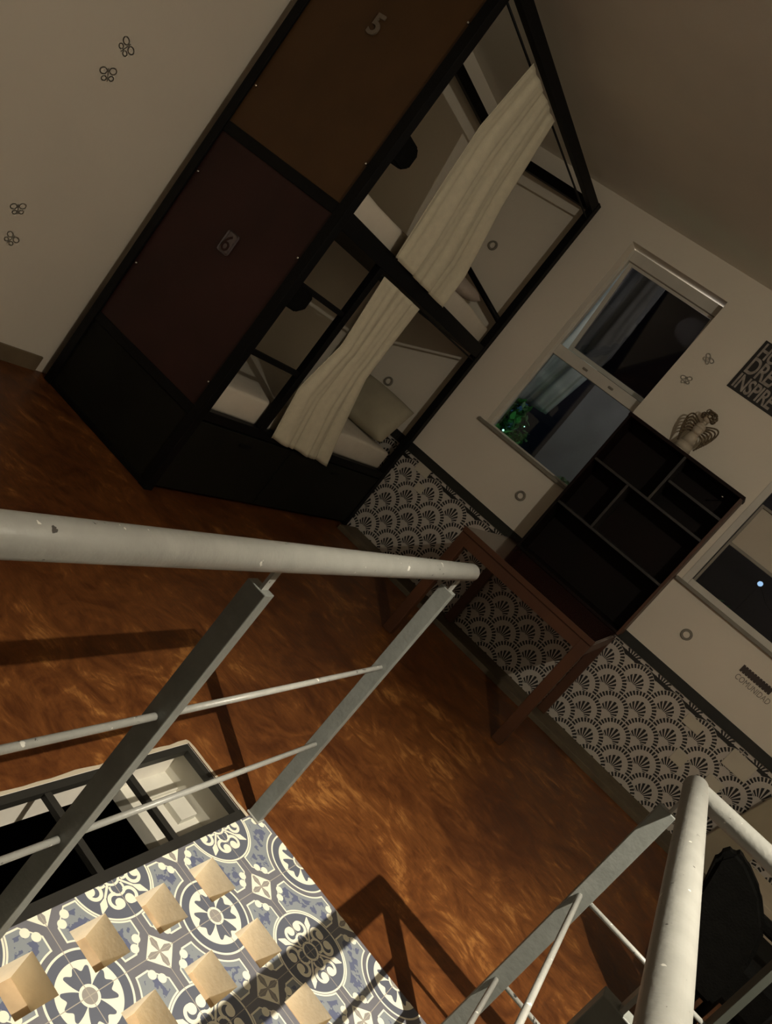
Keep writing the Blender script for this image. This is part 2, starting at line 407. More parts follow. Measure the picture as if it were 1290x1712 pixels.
# lower level seen through the wells
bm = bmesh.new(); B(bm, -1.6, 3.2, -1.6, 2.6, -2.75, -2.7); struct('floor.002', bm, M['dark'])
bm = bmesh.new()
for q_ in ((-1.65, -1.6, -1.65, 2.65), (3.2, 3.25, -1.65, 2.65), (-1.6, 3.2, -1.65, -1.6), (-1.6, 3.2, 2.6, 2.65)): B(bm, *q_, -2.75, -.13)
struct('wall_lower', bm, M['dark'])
bm = bmesh.new()
B(bm, -.803, -.797, .2, 1.945, -.132, -.003)
struct('trim_1', bm, M['lowwhite'], 'white plaster side of the floor well')
bm = bmesh.new()
B(bm, -.80, -.515, 1.755, 1.95, -.17, -.131)
B(bm, -.797, -.513, 1.940, 1.947, -.131, -.003); B(bm, -.80, -.73, 1.815, 1.945, -.131, -.12); B(bm, -.70, -.63, 1.86, 1.93, -.131, -.112)
struct('trim_2', bm, M['lowgrey'], 'grey ledge at the end of the floor well')
bm = bmesh.new()   # plaster left chipped around the well rim
random.seed(2)
pts = [(-.803, .2)]; n = 44
outer = []
for i in range(n+1):
    t = i/n; outer.append((-.803 - .002 - .006*random.random(), .2 + 1.745*t))
for i in range(12): t = i/11; outer.append((-.803 + .288*t, 1.950 + .001 + .006*random.random()))
inner = [(-.797, .2), (-.797, 1.943), (-.515, 1.943)]
A = [bm.verts.new((x, y, .0012)) for x, y in outer + inner[::-1]]
bm.faces.new(A); bmesh.ops.triangulate(bm, faces=bm.faces)
struct('trim_3', bm, M['carton'], 'chipped pale plaster line around the grated well')

# walls
bm = box(XL-.12, XL, YB-.12, YW+.2, -.13, ZC); struct('wall_left', bm, M['wall'])
bm = box(XR, XR+.12, YB-.12, YW+.2, -.13, ZC); struct('wall_right', bm, M['wall'])
bm = box(XL, XR, YB-.12, YB, -.13, ZC); struct('wall_front', bm, M['wall'])
bm = box(XL-.12, XR+.12, YB-.12, YW+.2, ZC, ZC+.12); struct('ceiling', bm, M['ceil'])
w1 = (*[Wp(v, 0)[0] for v in (-1.925, -1.165)], *[Wp(0, v)[1] for v in (1.222, 2.765)])
w2 = (*[Wp(v, 0)[0] for v in (-.235, .80)], *[Wp(0, v)[1] for v in (1.236, 2.15)])
ZT = Wp(0, .765)[1]
bm = bmesh.new(); y0, y1 = YW, YW+.2
B(bm, XL, XR, y0, y1, ZT-.07, w1[2]); B(bm, XL, XR, y0, y1, w1[3], ZC)
B(bm, XL, w1[0], y0, y1, w1[2], w1[3]); B(bm, w1[1], w2[0], y0, y1, w1[2], w1[3]); B(bm, w2[1], XR, y0, y1, w1[2], w1[3])
B(bm, w2[0], w2[1], y0, y1, w2[3], w1[3]); B(bm, w2[0], w2[1], y0, y1, w1[2], w2[2])
struct('wall_back', bm, M['wall'])
bm = box(XL, XR, YW-.004, YW+.19, -.1, ZT-.07); struct('trim_4', bm, M['fans'], 'white wainscot tiles with black dashed fan pattern')
ZB = Wp(0, .697)[1]
bm = box(XL, XR, YW-.012, YW+.05, ZB, ZT); struct('trim_5', bm, M['trimblack'], 'black band along the top of the fan tiles')
bm = box(-2.14, XR, 4.85, YW-.002, -.02, .034, .004); struct('trim_6', bm, M['kerb'], 'low cement kerb below the fan tiles')
bm = box(XL-.01, XL+.012, YB, 2.88, -.01, .085, .003); struct('baseboard_left', bm, M['skirting'])

# ------------------------------------------------------------------ windows
def frame_bm(x0, x1, z0, z1, y0, y1, t):
    bm = bmesh.new()
    B(bm, x0, x0+t, y0, y1, z0, z1, .003); B(bm, x1-t, x1, y0, y1, z0, z1, .003)
    B(bm, x0+t, x1-t, y0, y1, z0, z0+t, .003); B(bm, x0+t, x1-t, y0, y1, z1-t, z1, .003); return bm
zm0, zm1 = Wp(0, 1.885)[1], Wp(0, 1.965)[1]
win = tag(thing('window_1', ((w1[0]+w1[1])/2, YW+.13, w1[2]), 'white two-part window beside the bunk bed, upper sash tilted open', None), kind='structure')
x0, x1, z0, z1 = w1
bm = bmesh.new(); B(bm, x0+.022, x1-.01, YW+.108, YW+.155, z1-.085, z1-.01, .003); B(bm, x0+.022, x1-.01, YW+.108, YW+.155, zm0, zm1, .003)
B(bm, x0-.005, x0+.022, YW+.11, YW+.155, z0, z1-.01, .003); B(bm, x1-.01, x1+.005, YW+.11, YW+.155, z0, z1-.01); B(bm, x0+.022, x1-.01, YW+.11, YW+.155, z0, z0+.012)
obj('window_frame', bm, M['frame'], win)
obj('window_sill', box(x0-.05, x1+.03, YW-.025, YW+.12, z0-.022, z0+.001, .003), M['ring'], win)
obj('pane', box(x0+.02, x1-.008, YW+.13, YW+.134, z0+.012, zm0), M['glass'], win)
# tilted sash, hinged at the top
sash = bmesh.new(); sx0, sx1, sz0, sz1 = x0+.03, x1-.012, zm1+.005, z1-.088; t = .030
for r in ((sx0, sx0+t, sz0, sz1), (sx1-t, sx1, sz0, sz1), (sx0+t, sx1-t, sz0, sz0+t), (sx0+t, sx1-t, sz1-.02, sz1)):
    B(sash, r[0], r[1], YW+.13, YW+.165, r[2], r[3], .002)
ROT = Matrix.Translation((0, YW+.13, sz1)) @ Matrix.Rotation(math.radians(13), 4, 'X') @ Matrix.Translation((0, -YW-.13, -sz1))
sash.transform(ROT); so = obj('window_sash', sash, M['frame'], win)
g = box(sx0+t, sx1-t, YW+.145, YW+.149, sz0+t, sz1-.02); g.transform(ROT); obj('pane', g, M['tinted'], so)
for hx in (x0+.28, x0+.50):
    obj('latch', box(hx-.02, hx+.02, YW+.100, YW+.112, zm0+.03, zm0+.045, .003), M['ring'], win)
win = tag(thing('window_2', ((w2[0]+w2[1])/2, YW+.13, w2[2]), 'white window right of the dark bookshelf with a pale blind', None), kind='structure')
x0, x1, z0, z1 = w2
fo = obj('window_frame', frame_bm(x0, x1, z0, z1, YW+.0, YW+.05, .045), M['frame'], win)
zr = Wp(0, 1.60)[1]
b2 = frame_bm(x0+.05, x1-.05, z0+.012, Wp(0, 1.90)[1], YW+.02, YW+.045, .018)
obj('window_sash', b2, M['ring'], win)
obj('mullion', box(x0+.06, x1-.06, YW+.022, YW+.042, zr-.014, zr+.006, .002), M['ring'], win)
obj('pane', box(x0+.066, x1-.066, YW+.03, YW+.034, z0+.028, zr-.012), M['glass'], win)
obj('roller_blind', box(x0+.066, x1-.066, YW+.034, YW+.04, zr+.006, Wp(0, 1.885)[1]), M['blind'], win)
obj('pane', box(x0+.045, x1-.045, YW+.036, YW+.040, Wp(0, 1.90)[1], z1-.045), M['glass'], win)
obj('window_sill', box(x0-.03, x1+.03, YW-.03, YW+.05, z0-.02, z0+.004, .003), M['ring'], win)

# ================================================================== OUTSIDE
g = box(-5, 4, YW+.2, 11, -.1, 0); tag(obj('ground', g, M['concrete']), kind='structure')
tag(obj('garden_wall', box(-1.95, -.6, 6.9, 7.05, 0, 2.12), M['concrete']), 'grey concrete wall standing outside beyond the left window', 'wall')
tag(obj('backdrop_wall', box(-2.75, 3.2, 8.2, 8.5, 0, 5.2), M['backdrop']), 'dark wall added as a house far behind the windows', 'backdrop')  # dark wall added behind the glass so the panes look dark
def cloth(edgeL, edgeR, xbase, amp, folds, nv=40, nu=60, axis='x', seed=1, tks=.004):
    """vertical cloth; edges are lists (z, pos) from top to bottom; folds ripple along the other axis"""
    rnd = random.Random(seed); ph = [rnd.uniform(0, 6.28) for _ in range(4)]
    def ip(e, z):
        for (za, a), (zb, b_) in zip(e, e[1:]):
            if zb <= z <= za: return a + (b_-a)*(za-z)/(za-zb)
        return e[-1][1]
    bm = bmesh.new(); zt, zb = edgeL[0][0], min(edgeL[-1][0], edgeR[-1][0]); g = []
    for j in range(nv+1):
        row = []
        for i in range(nu+1):
            u = i/nu; zl = edgeL[0][0] + (edgeL[-1][0]-edgeL[0][0])*j/nv; zr_ = edgeR[0][0] + (edgeR[-1][0]-edgeR[0][0])*j/nv
            z = zl + (zr_-zl)*u; s = ip(edgeL, zl); e = ip(edgeR, zr_); p = s + (e-s)*u; v = j/nv
            k = amp*(.5+.7*v)*(math.sin(u*folds*6.283 + ph[0] + .9*v) + .45*math.sin(u*folds*13.1 + ph[1] - 1.7*v) + .2*math.sin(u*folds*23 + ph[2] + 3*v))
            q = (xbase+k, p, z) if axis == 'x' else (p, xbase+k, z)
            row.append(bm.verts.new(q))
        g.append(row)
    for j in range(nv):
        for i in range(nu): bm.faces.new((g[j][i], g[j][i+1], g[j+1][i+1], g[j+1][i]))
    bmesh.ops.recalc_face_normals(bm, faces=bm.faces)
    bmesh.ops.solidify(bm, geom=bm.faces[:], thickness=tks)
    return bm
tag(obj('hanging_sheet', cloth([(3.0, -2.5), (1.45, -2.55)], [(3.0, -1.82), (2.2, -1.80), (1.55, -1.92)], 6.2, .03, 3, axis='y'), M['drape'], smooth=True), 'pale sheet hanging outside beyond the left window', 'sheet')
def leafy(name, cx, cy, cz, rx, ry, rz, n, label, seed, size=.05):
    rnd = random.Random(seed); bm = bmesh.new()
    t = thing(name, (cx, cy, 0), label, 'shrub', 'plants outside the windows')
    for _ in range(n):
        a, b_, r = rnd.uniform(0, 6.28), rnd.uniform(-1, 1), rnd.random()**.4
        c = Vector((cx + rx*r*math.cos(a)*math.sqrt(1-b_*b_), cy + ry*r*math.sin(a)*math.sqrt(1-b_*b_), cz + rz*r*b_))
        mx = Matrix.Rotation(rnd.uniform(0, 6.28), 3, 'Z') @ Matrix.Rotation(rnd.uniform(-1.2, 1.2), 3, 'X')
        s = size*rnd.uniform(.6, 1.3)
        P = [(0, -s, 0), (s*.4, -s*.2, s*.08), (s*.3, s*.5, 0), (0, s, -s*.1), (-s*.3, s*.5, 0), (-s*.4, -s*.2, s*.08)]
        bm.faces.new([bm.verts.new(c + mx @ Vector(p)) for p in P])
    obj('foliage', bm, M['leaf'], t)
    sb = bmesh.new()
    for k in range(5): T(sb, (cx, cy, 0), (cx + rx*.6*math.cos(k*1.3), cy + ry*.6*math.sin(k*1.3), cz + rz*.3), .008, .003, seg=6)
    obj('stem', sb, M['wood'], t)
leafy('garden_shrub', -2.15, 6.0, 1.12, .34, .2, .42, 1500, 'green shrub in the lower left corner of the left window', 1)
leafy('garden_shrub', -1.42, 6.35, .98, .28, .18, .26, 900, 'low green shrub with tiny lights under the left window', 2)
leafy('garden_shrub', .05, 6.0, 1.0, .30, .2, .30, 380, 'dark shrub low in the right window', 3)
leafy('garden_shrub', .62, 6.0, 1.05, .24, .2, .28, 320, 'pale lit shrub at the right edge of the right window', 4)
def string_lights(loc, pts, label, name='string_lights'):
    t = thing(name, loc, label, 'lights'); b_ = bmesh.new(); prev = Vector(loc)
    for x, y, z, r, mt in pts:
        c = Vector((x, y, z)); mid = (prev+c)/2 - Vector((0, 0, .02)); poly_tube(b_, [prev, mid, c], .002, 6); prev = c
    poly_tube(b_, [prev, (prev[0], prev[1], 0)], .002, 6)
    obj('cable', b_, M['black'], t)
    for x, y, z, r, mt in pts:
        b_ = bmesh.new(); bmesh.ops.create_icosphere(b_, subdivisions=2, radius=r); bmesh.ops.translate(b_, verts=b_.verts, vec=(x, y, z))
        obj('bulb', b_, M[mt], t, smooth=True)

# ================================================================== BUNK BED
BX0, BX1, BY0, BY1 = -3.115, -2.19, 2.9, 5.075
bed = thing('bunk_bed', ((BX0+BX1)/2, (BY0+BY1)/2, 0), 'tall black steel bunk bed with brown and maroon end panels, standing in the corner', 'bunk bed')
p = .055
for (x, y) in ((BX0, BY0), (BX1-p, BY0), (BX0, BY1-p), (BX1-p, BY1-p)):
    obj('post', box(x, x+p, y, y+p, 0, 2.79, .003), M['black'], bed)
def rail(name, x0, x1, y0, y1, z0, z1): return obj(name, box(x0, x1, y0, y1, z0, z1, .003), M['black'], bed)
for z0, z1 in ((2.72, 2.785), (1.515, 1.605), (.435, .485)):
    rail('side_rail', BX1-p+.004, BX1-.004, BY0+p, BY1-p, z0, z1)
    rail('side_rail', BX0+.004, BX0+p-.01, BY0+p, BY1-p, z0, z1)
for z0, z1 in ((2.72, 2.785), (1.545, 1.60), (.42, .47)):
    rail('end_rail', BX0+p, BX1-p, BY0+.006, BY0+.05, z0, z1)
    rail('end_rail', BX0+p, BX1-p, BY1-.05, BY1-.006, z0, z1)
rail('end_rail', BX0+p, BX1-p, BY0+.006, BY0+.05, 0.0, .03)
def panel(mt, z0, z1, label):
    o = obj('end_panel', box(BX0+p, BX1-p, BY0+.014, BY0+.034, z0, z1), mt, bed); o['label'] = label; return o
pn5 = panel(M['brown5'], 1.6, 2.72, 'brown upper end panel with the number 5')
pn6 = panel(M['maroon6'], .47, 1.545, 'dark maroon lower end panel with the number 6')
panel(M['blackpanel'], .03, .42, 'black storage end panel')
def screw(x, z, par):
    b_ = bmesh.new(); T(b_, (x, BY0+.015, z), (x, BY0+.006, z), .007, .004, seg=10); obj('screw', b_, M['chrome'], par)
for x, z in ((-3.04, .78), (-3.04, 1.32), (-2.26, .60), (-2.26, 1.30)): screw(x, z, pn6)
for x, z in ((-3.04, 1.80), (-2.26, 1.80), (-2.26, 2.50), (-3.04, 2.50)): screw(x, z, pn5)
def tm(x, z, y): return Matrix.Translation((x, y, z)) @ Matrix.Rotation(math.pi/2, 4, 'X')
pl = obj('number_plate', box(-2.672, -2.597, BY0+.008, BY0+.015, 1.095, 1.205, .012), M['plate'], pn6)
text_obj('digit', '6', M['maroon6'], pn6, .115, tm(-2.668, 1.107, BY0+.0065), .001)
text_obj('digit', '5', M['digit5'], pn5, .135, tm(-2.69, 2.26, BY0+.010), .004, bold=.003)
# storage drawers under the lower bunk
for a, c in ((BY0+p+.004, 3.80), (3.812, BY1-p-.004)):
    d_ = obj('drawer', box(BX1-.50, BX1-.006, a, c, .03, .425, .003), M['blackpanel'], bed)
    obj('handle', box(BX1-.008, BX1+.004, (a+c)/2-.05, (a+c)/2+.05, .36, .375, .002), M['black'], d_)
obj('bed_base', box(BX0+.04, BX1-.05, BY0+.05, BY1-.05, 1.515, 1.555), M['blackpanel'], bed)
obj('bed_base', box(BX0+.04, BX1-.05, BY0+.05, BY1-.05, .435, .47), M['blackpanel'], bed)
# ladder
obj('ladder_post', box(BX1-.045, BX1-.002, 3.395, 3.445, .485, 1.515, .003), M['black'], bed)
for z in (1.215, .835): obj('rung', box(BX1-.04, BX1-.012, BY0+p, 3.395, z-.014, z+.014, .003), M['black'], bed)
# curtain rods and brace
obj('curtain_rod', tube((BX1-.012, BY0+p, 2.665), (BX1-.012, BY1-p, 2.665), .006), M['black'], bed)
obj('curtain_rod', tube((BX1-.012, 3.44, 1.49), (BX1-.012, BY1-p, 1.49), .006), M['black'], bed)
br = bmesh.new(); T(br, (-2.68, 5.04, 1.97), (-2.23, 5.04, 1.80), .026, seg=4); obj('brace', br, M['black'], bed)
# little black corner shelves clipped to the near post
for z, lab in ((1.165, 'small rounded black shelf on the bunk post, in the lower bunk'), (1.955, 'small rounded black shelf on the bunk post, in the upper bunk')):
    t_ = thing('bedside_shelf', (BX1-.03, BY0+p, z-.06), lab, 'shelf', 'bunk shelves')
    pts = [(BY0+p, z-.07), (BY0+p+.10, z-.07), (BY0+p+.15, z-.035), (BY0+p+.15, z+.03), (BY0+p+.12, z+.055), (BY0+p, z+.06)]
    b_ = prism(pts, 'x', BX1-.16, BX1-.01); bmesh.ops.bevel(b_, geom=b_.edges[:], offset=.008, segments=2, affect='EDGES')
    obj('shell', b_, M['chair'], t_)
    obj('bracket', box(BX1-.05, BX1-.015, BY0+p-.001, BY0+p+.01, z-.09, z+.08), M['black'], t_)
# mattresses
def mattress(z0, z1, label):
    b_ = box(BX0+.06, BX1-.058, BY0+.07, BY1-.058, z0, z1, .02)
    bmesh.ops.subdivide_edges(b_, edges=[e for e in b_.edges if e.calc_length() > .3], cuts=10, use_grid_fill=True)
    for v in b_.verts: v.co.z += .006*math.sin(v.co.y*7 + v.co.x*5) * (1 if v.co.z > z0+.05 else 0)
    tag(obj('mattress', b_, M['sheet'], origin=((BX0+BX1)/2, (BY0+BY1)/2, z0), smooth=True), label, 'mattress', 'bunk mattresses')
mattress(1.557, 1.725, 'white mattress on the upper bunk')
mattress(.472, .625, 'white mattress on the lower bunk')
def pillow(x, y, z, sx, sy, sz, rot, mt, label, name='pillow'):
    b_ = bmesh.new(); bmesh.ops.create_grid(b_, x_segments=24, y_segments=24, size=1)
    top = {}
    bm2 = bmesh.new(); n = 22; G = {}
    for sgn in (1, -1):
        for i in range(n+1):
            for j in range(n+1):
                u, v = i/n*2-1, j/n*2-1
                h = max(0, (1-u**4)*(1-v**4))**.55
                pin = 1 - .10*(u*u*v*v)
                key = (i, j, sgn if 0 < i < n and 0 < j < n else 0)
                if key not in G:
                    G[key] = bm2.verts.new((u*sx/2*(1-.08*abs(v)**2*(1-abs(u))), v*sy/2*(1-.08*abs(u)**2), sgn*h*sz/2*(1+.08*math.sin(5*u+3*v))))
    def g(i, j, s): return G[(i, j, s if 0 < i < n and 0 < j < n else 0)]
    for s in (1, -1):
        for i in range(n):
            for j in range(n): bm2.faces.new((g(i, j, s), g(i+1, j, s), g(i+1, j+1, s), g(i, j+1, s)))
    b_.free(); bm2.transform(Matrix.Translation((x, y, z)) @ rot)
    return tag(obj(name, bm2, mt, origin=(x, y, z), smooth=True), label, 'pillow')
pillow(-2.58, 4.93, .80, .58, .36, .16, Matrix.Rotation(math.radians(66), 4, 'X'), M['pillow'], 'beige pillow leaning against the end wall of the lower bunk')
pillow(-2.66, 4.82, 1.815, .50, .34, .13, Matrix.Rotation(math.radians(6), 4, 'X'), M['pinkish'], 'pinkish pillow at the far end of the upper bunk')
# curtains
c1 = cloth([(2.67, 3.36), (2.3, 3.31), (2.02, 3.34), (1.60, 3.40)], [(2.67, 3.85), (2.2, 3.96), (1.8, 4.12), (1.59, 4.13)], BX1+.008, .012, 3, seed=3)
tag(obj('curtain', c1, M['fabric'], smooth=True, origin=(BX1, 3.7, 1.5)), 'cream privacy curtain hanging on the upper bunk', 'curtain', 'bunk curtains')
c2 = cloth([(1.495, 3.45), (1.09, 3.52), (.78, 3.44), (.465, 3.52)], [(1.495, 3.93), (1.0, 3.93), (.7, 4.05), (.415, 4.18)], BX1+.016, .013, 2.4, seed=5)
tag(obj('curtain', c2, M['fabric'], smooth=True, origin=(BX1, 3.7, .5)), 'cream privacy curtain hanging on the lower bunk, beside the ladder', 'curtain', 'bunk curtains')

# ================================================================== TABLE + BOOKSHELF
TX0, TX1, TY0, TY1, TZ = -1.185, -.275, 4.03, YW-.03, .745
tb = thing('wooden_table', ((TX0+TX1)/2, (TY0+TY1)/2, 0), 'dark brown wooden table carrying the bookshelf in front of the fan tiles', 'table')
tt = obj('tabletop', box(TX0, TX1, TY0, TY1, TZ-.028, TZ, .004), M['tabletop'], tb)
ap = bmesh.new()
B(ap, TX0+.003, TX1-.003, TY0+.003, TY0+.028, TZ-.095, TZ-.029); B(ap, TX0+.003, TX1-.003, TY1-.03, TY1-.005, TZ-.095, TZ-.029)
B(ap, TX0+.003, TX0+.028, TY0+.03, TY1-.03, TZ-.095, TZ-.029); B(ap, TX1-.028, TX1-.003, TY0+.03, TY1-.03, TZ-.095, TZ-.029)
obj('apron', ap, M['wood'], tb)
obj('edge_band', box(TX0, TX1, TY0-.006, TY0+.001, TZ-.03, TZ+.001, .001), M['wood'], tb)
for x, y, top in ((TX0+.002, TY0+.002, 0), (TX1-.067, TY0+.002, 0), (TX0+.002, TY1-.07, .03), (TX1-.067, TY1-.07, .03)):
    z0 = .035 if y > 4.8 else 0
    obj('leg', box(x, x+.062, y, y+.06, z0, TZ-.03, .004), M['wood'], tb)

HX0, HX1, HY0, HY1, HZ0, HZ1 = -1.093, -.264, 4.87, YW-.008, TZ+.001, 1.828
k_ = 4.87/4.98
def sz(z): return 1.333 + (z-1.333)*k_
sh = thing('bookshelf', ((HX0+HX1)/2, (HY0+HY1)/2, HZ0), 'dark wooden cube bookshelf standing on the wooden table', 'bookshelf')
t = .018
obj('side_panel', box(HX0, HX0+t, HY0, HY1, HZ0, HZ1, .002), M['shelfwood'], sh)
obj('side_panel', box(HX1-t, HX1, HY0, HY1, HZ0, HZ1, .002), M['wood'], sh)
obj('top_panel', box(HX0-.004, HX1+.004, HY0-.004, HY1, HZ1-t, HZ1+.004, .002), M['shelfwood'], sh)
obj('bottom_panel', box(HX0+t, HX1-t, HY0, HY1, HZ0, HZ0+t, .002), M['shelfwood'], sh)
obj('back_panel', box(HX0+t, HX1-t, HY1-.012, HY1-.004, HZ0+t, HZ1-t), M['shelfwood'], sh)
def shelf(x0, x1, z): obj('shelf_board', box(x0, x1, HY0+.002, HY1-.013, z-.008, z+.008, .001), M['shelfedge'], sh)
def divider(x, z0, z1): obj('divider', box(x-.008, x+.008, HY0+.002, HY1-.013, z0, z1, .001), M['shelfedge'], sh)
za, zb2, zh = sz(1.485), sz(1.13), sz(1.651)
shelf(HX0+t, HX1-t, za); shelf(HX0+t, HX1-t, zb2); shelf(-.672*k_+.008, HX1-t, zh)
divider(-.682*k_, za+.008, HZ1-t); divider(-.832*k_, zb2+.008, za-.008)
b_ = bmesh.new(); bmesh.ops.create_uvsphere(b_, u_segments=12, v_segments=8, radius=.007); bmesh.ops.translate(b_, verts=b_.verts, vec=(-.362, 4.90, sz(1.768)))
T(b_, (-.362, 4.90, sz(1.768)), (-.362, HY1-.013, sz(1.768)), .003, seg=6)
obj('hook', b_, M['chrome'], sh, smooth=True)
# figurine on top of the shelf
fg = thing('figurine', (-.735, 4.99, HZ1+.004), 'pale angel figurine with brown curly hair and wings on top of the bookshelf', 'figurine')
b_ = bmesh.new(); prof = [(0, .055), (.01, .058), (.06, .045), (.13, .028), (.17, .034), (.195, .03), (.21, .013), (.225, .012)]
fx, fy, fz = -.735, 4.99, HZ1+.004
for (h0, r0), (h1, r1) in zip(prof, prof[1:]): T(b_, (fx, fy, fz+h0), (fx, fy, fz+h1+.0001), r0, r1, seg=18, caps=True)
obj('body', b_, M['angel'], fg, smooth=False)
b_ = bmesh.new(); bmesh.ops.create_uvsphere(b_, u_segments=16, v_segments=12, radius=.028); bmesh.ops.translate(b_, verts=b_.verts, vec=(fx, fy, fz+.248)); obj('head', b_, M['angel'], fg, smooth=True)
b_ = bmesh.new(); rnd = random.Random(5)
for k in range(26):
    a = rnd.uniform(0, 6.28); e_ = rnd.uniform(-.3, 1.3); c = Vector((fx, fy, fz+.252)) + Vector((math.cos(a)*math.cos(e_), math.sin(a)*math.cos(e_), math.sin(e_)))*.036
    r_ = rnd.uniform(.010, .018); pts = [c + Vector((math.cos(t_*.9+a)*r_, .4*r_*math.sin(t_), math.sin(t_*.9+a)*r_)) for t_ in range(8)]
    poly_tube(b_, pts, .0035, 6)
obj('hair', b_, M['angelhair'], fg)
for s_ in (-1, 1):
    b_ = bmesh.new()
    for k in range(6):
        pts = []
        for q in range(9):
            tt_ = q/8; pts.append(Vector((fx + s_*(.02 + .085*math.sin(tt_*2.2)*(1-.09*k)), fy+.02, fz + .20 - .012*k + .075*math.sin(tt_*2.9)*(1-.12*k) - .10*tt_)))
        poly_tube(b_, pts, .005, 6)
    obj('wing', b_, M['angelhair'], fg)

# ================================================================== WALL THINGS
def socket(x, z, label):
    x, z = Wp(x, z); t_ = thing('wall_socket', (x, YW, z), label, 'socket', 'round wall sockets')
    b_ = bmesh.new(); n = 28
    r0, r1 = .020, .036
    prev = None
    for ra, rb, ya, yb in ((r1, r1-.004, 0, -.012), (r1-.004, r0+.003, -.012, -.012), (r0+.003, r0, -.012, -.004)):
        A = [b_.verts.new((x+ra*math.cos(2*math.pi*i/n), YW+ya-.001, z+ra*math.sin(2*math.pi*i/n))) for i in range(n)]
        C = [b_.verts.new((x+rb*math.cos(2*math.pi*i/n), YW+yb-.001, z+rb*math.sin(2*math.pi*i/n))) for i in range(n)]
        for i in range(n): b_.faces.new((A[i], A[(i+1) % n], C[(i+1) % n], C[i]))
    obj('ring', b_, M['ring'], t_, smooth=False)
    obj('socket_face', tube((x, YW-.0005, z), (x, YW-.006, z), r0, seg=24), M['wall'], t_)
socket(-2.73, .991, 'round grey socket on the end wall of the lower bunk')
socket(-2.74, 2.222, 'round grey socket on the end wall of the upper bunk')
socket(-1.377, .979, 'round grey socket between the bunk bed and the bookshelf, under the left window')
socket(.013, .991, 'round grey socket right of the bookshelf, under the right window')
# poster
pxa, pz0 = Wp(-.822, 2.345); pxb, pz1 = Wp(-.36, 2.70)
po = thing('poster', ((pxa+pxb)/2, YW, pz0), 'black poster with worn pale block lettering high on the wall', 'poster')
obj('sheet', box(pxa, pxb, YW-.004, YW-.0005, pz0, pz1), M['paper'], po)
for s_, zz, sz_ in (('HUSTLE', 2.592, .135), ('DREAM', 2.475, .155), ('INSPIRE', 2.365, .135)):
    X_, Z_ = Wp(-.808, zz)
    text_obj('lettering', s_, M['ink'], po, sz_, wall_text_matrix(X_, Z_, YW-.0045) @ Matrix.Diagonal((.62, 1, 1, 1)), .0006, .95, bold=.003)
# lettering below the right window
cx_, cz_ = Wp(.367, 1.045)
bl = thing('wall_lettering', (cx_, YW, cz_-.07), 'small dark striped sign with COMUNIDAD lettering below the right window', 'lettering')
b_ = bmesh.new()
for i in range(11): B(b_, cx_+.019*i, cx_+.019*i+.0145, YW-.003, YW-.0005, cz_-.012, cz_+.035)
B(b_, cx_, cx_+.205, YW-.0022, YW-.0005, cz_-.006, cz_+.029)
obj('stripes', b_, M['decaldark'], bl)
text_obj('lettering', 'COMUNIDAD', M['decalgrey'], bl, .052, wall_text_matrix(cx_+.006, cz_-.062, YW-.0015) @ Matrix.Diagonal((.72, 1, 1, 1)), .0005)
# butterfly decals
def butterfly(name, mw, s, label):
    b_ = bmesh.new()
    for sg in (-1, 1):
        for (ox, oz, rx, rz, n) in ((.5, .35, .42, .34, 18), (.38, -.32, .30, .26, 16)):
            A = [(sg*(ox+rx*math.cos(2*math.pi*i/n)), oz+rz*math.sin(2*math.pi*i/n)) for i in range(n)]
            C = [(sg*(ox+(rx-.09)*math.cos(2*math.pi*i/n)), oz+(rz-.09)*math.sin(2*math.pi*i/n)) for i in range(n)]
            a_ = [b_.verts.new((x*s, z*s, 0)) for x, z in A]; c_ = [b_.verts.new((x*s, z*s, 0)) for x, z in C]
            for i in range(n): b_.faces.new((a_[i], a_[(i+1) % n], c_[(i+1) % n], c_[i]))
    for x0_, x1_, z0_, z1_ in ((-.04, .04, -.6, .6),):
        b_.faces.new([b_.verts.new((x*s, z*s, 0)) for x, z in ((x0_, z0_), (x1_, z0_), (x1_, z1_), (x0_, z1_))])
    bmesh.ops.solidify(b_, geom=b_.faces[:], thickness=.0006)
    b_.transform(mw); loc = mw.translation
    tag(obj(name, b_, M['decal'], origin=tuple(loc)), label, 'decal', 'faint butterfly decals')
LW = lambda y, z, a: Matrix.Translation((XL+.0012, y, z)) @ Matrix.Rotation(math.pi/2, 4, 'Z') @ Matrix.Rotation(math.pi/2, 4, 'X') @ Matrix.Rotation(a, 4, 'Z')
butterfly('butterfly_decal', LW(2.352, 1.397, .5), .045, 'faint butterfly decal on the left wall, lower of the upper pair')
butterfly('butterfly_decal', LW(2.355, 1.53, -.4), .045, 'faint butterfly decal topmost on the left wall')
butterfly('butterfly_decal', LW(2.333, .704, .5), .04, 'faint butterfly decal low on the left wall, upper of the low pair')
butterfly('butterfly_decal', LW(2.38, .569, -.3), .04, 'faint butterfly decal lowest on the left wall, near the floor')
BWm = lambda x, z, a: Matrix.Translation((Wp(x, z)[0], YW-.0012, Wp(x, z)[1])) @ Matrix.Rotation(math.pi/2, 4, 'X') @ Matrix.Rotation(a, 4, 'Z')
butterfly('butterfly_decal', BWm(-1.04, 2.23, .4), .04, 'faint butterfly decal between the left window and the poster, just above the figurine')
butterfly('butterfly_decal', BWm(-1.02, 2.41, -.4), .04, 'faint butterfly decal beside the top of the left window, higher of the two there')
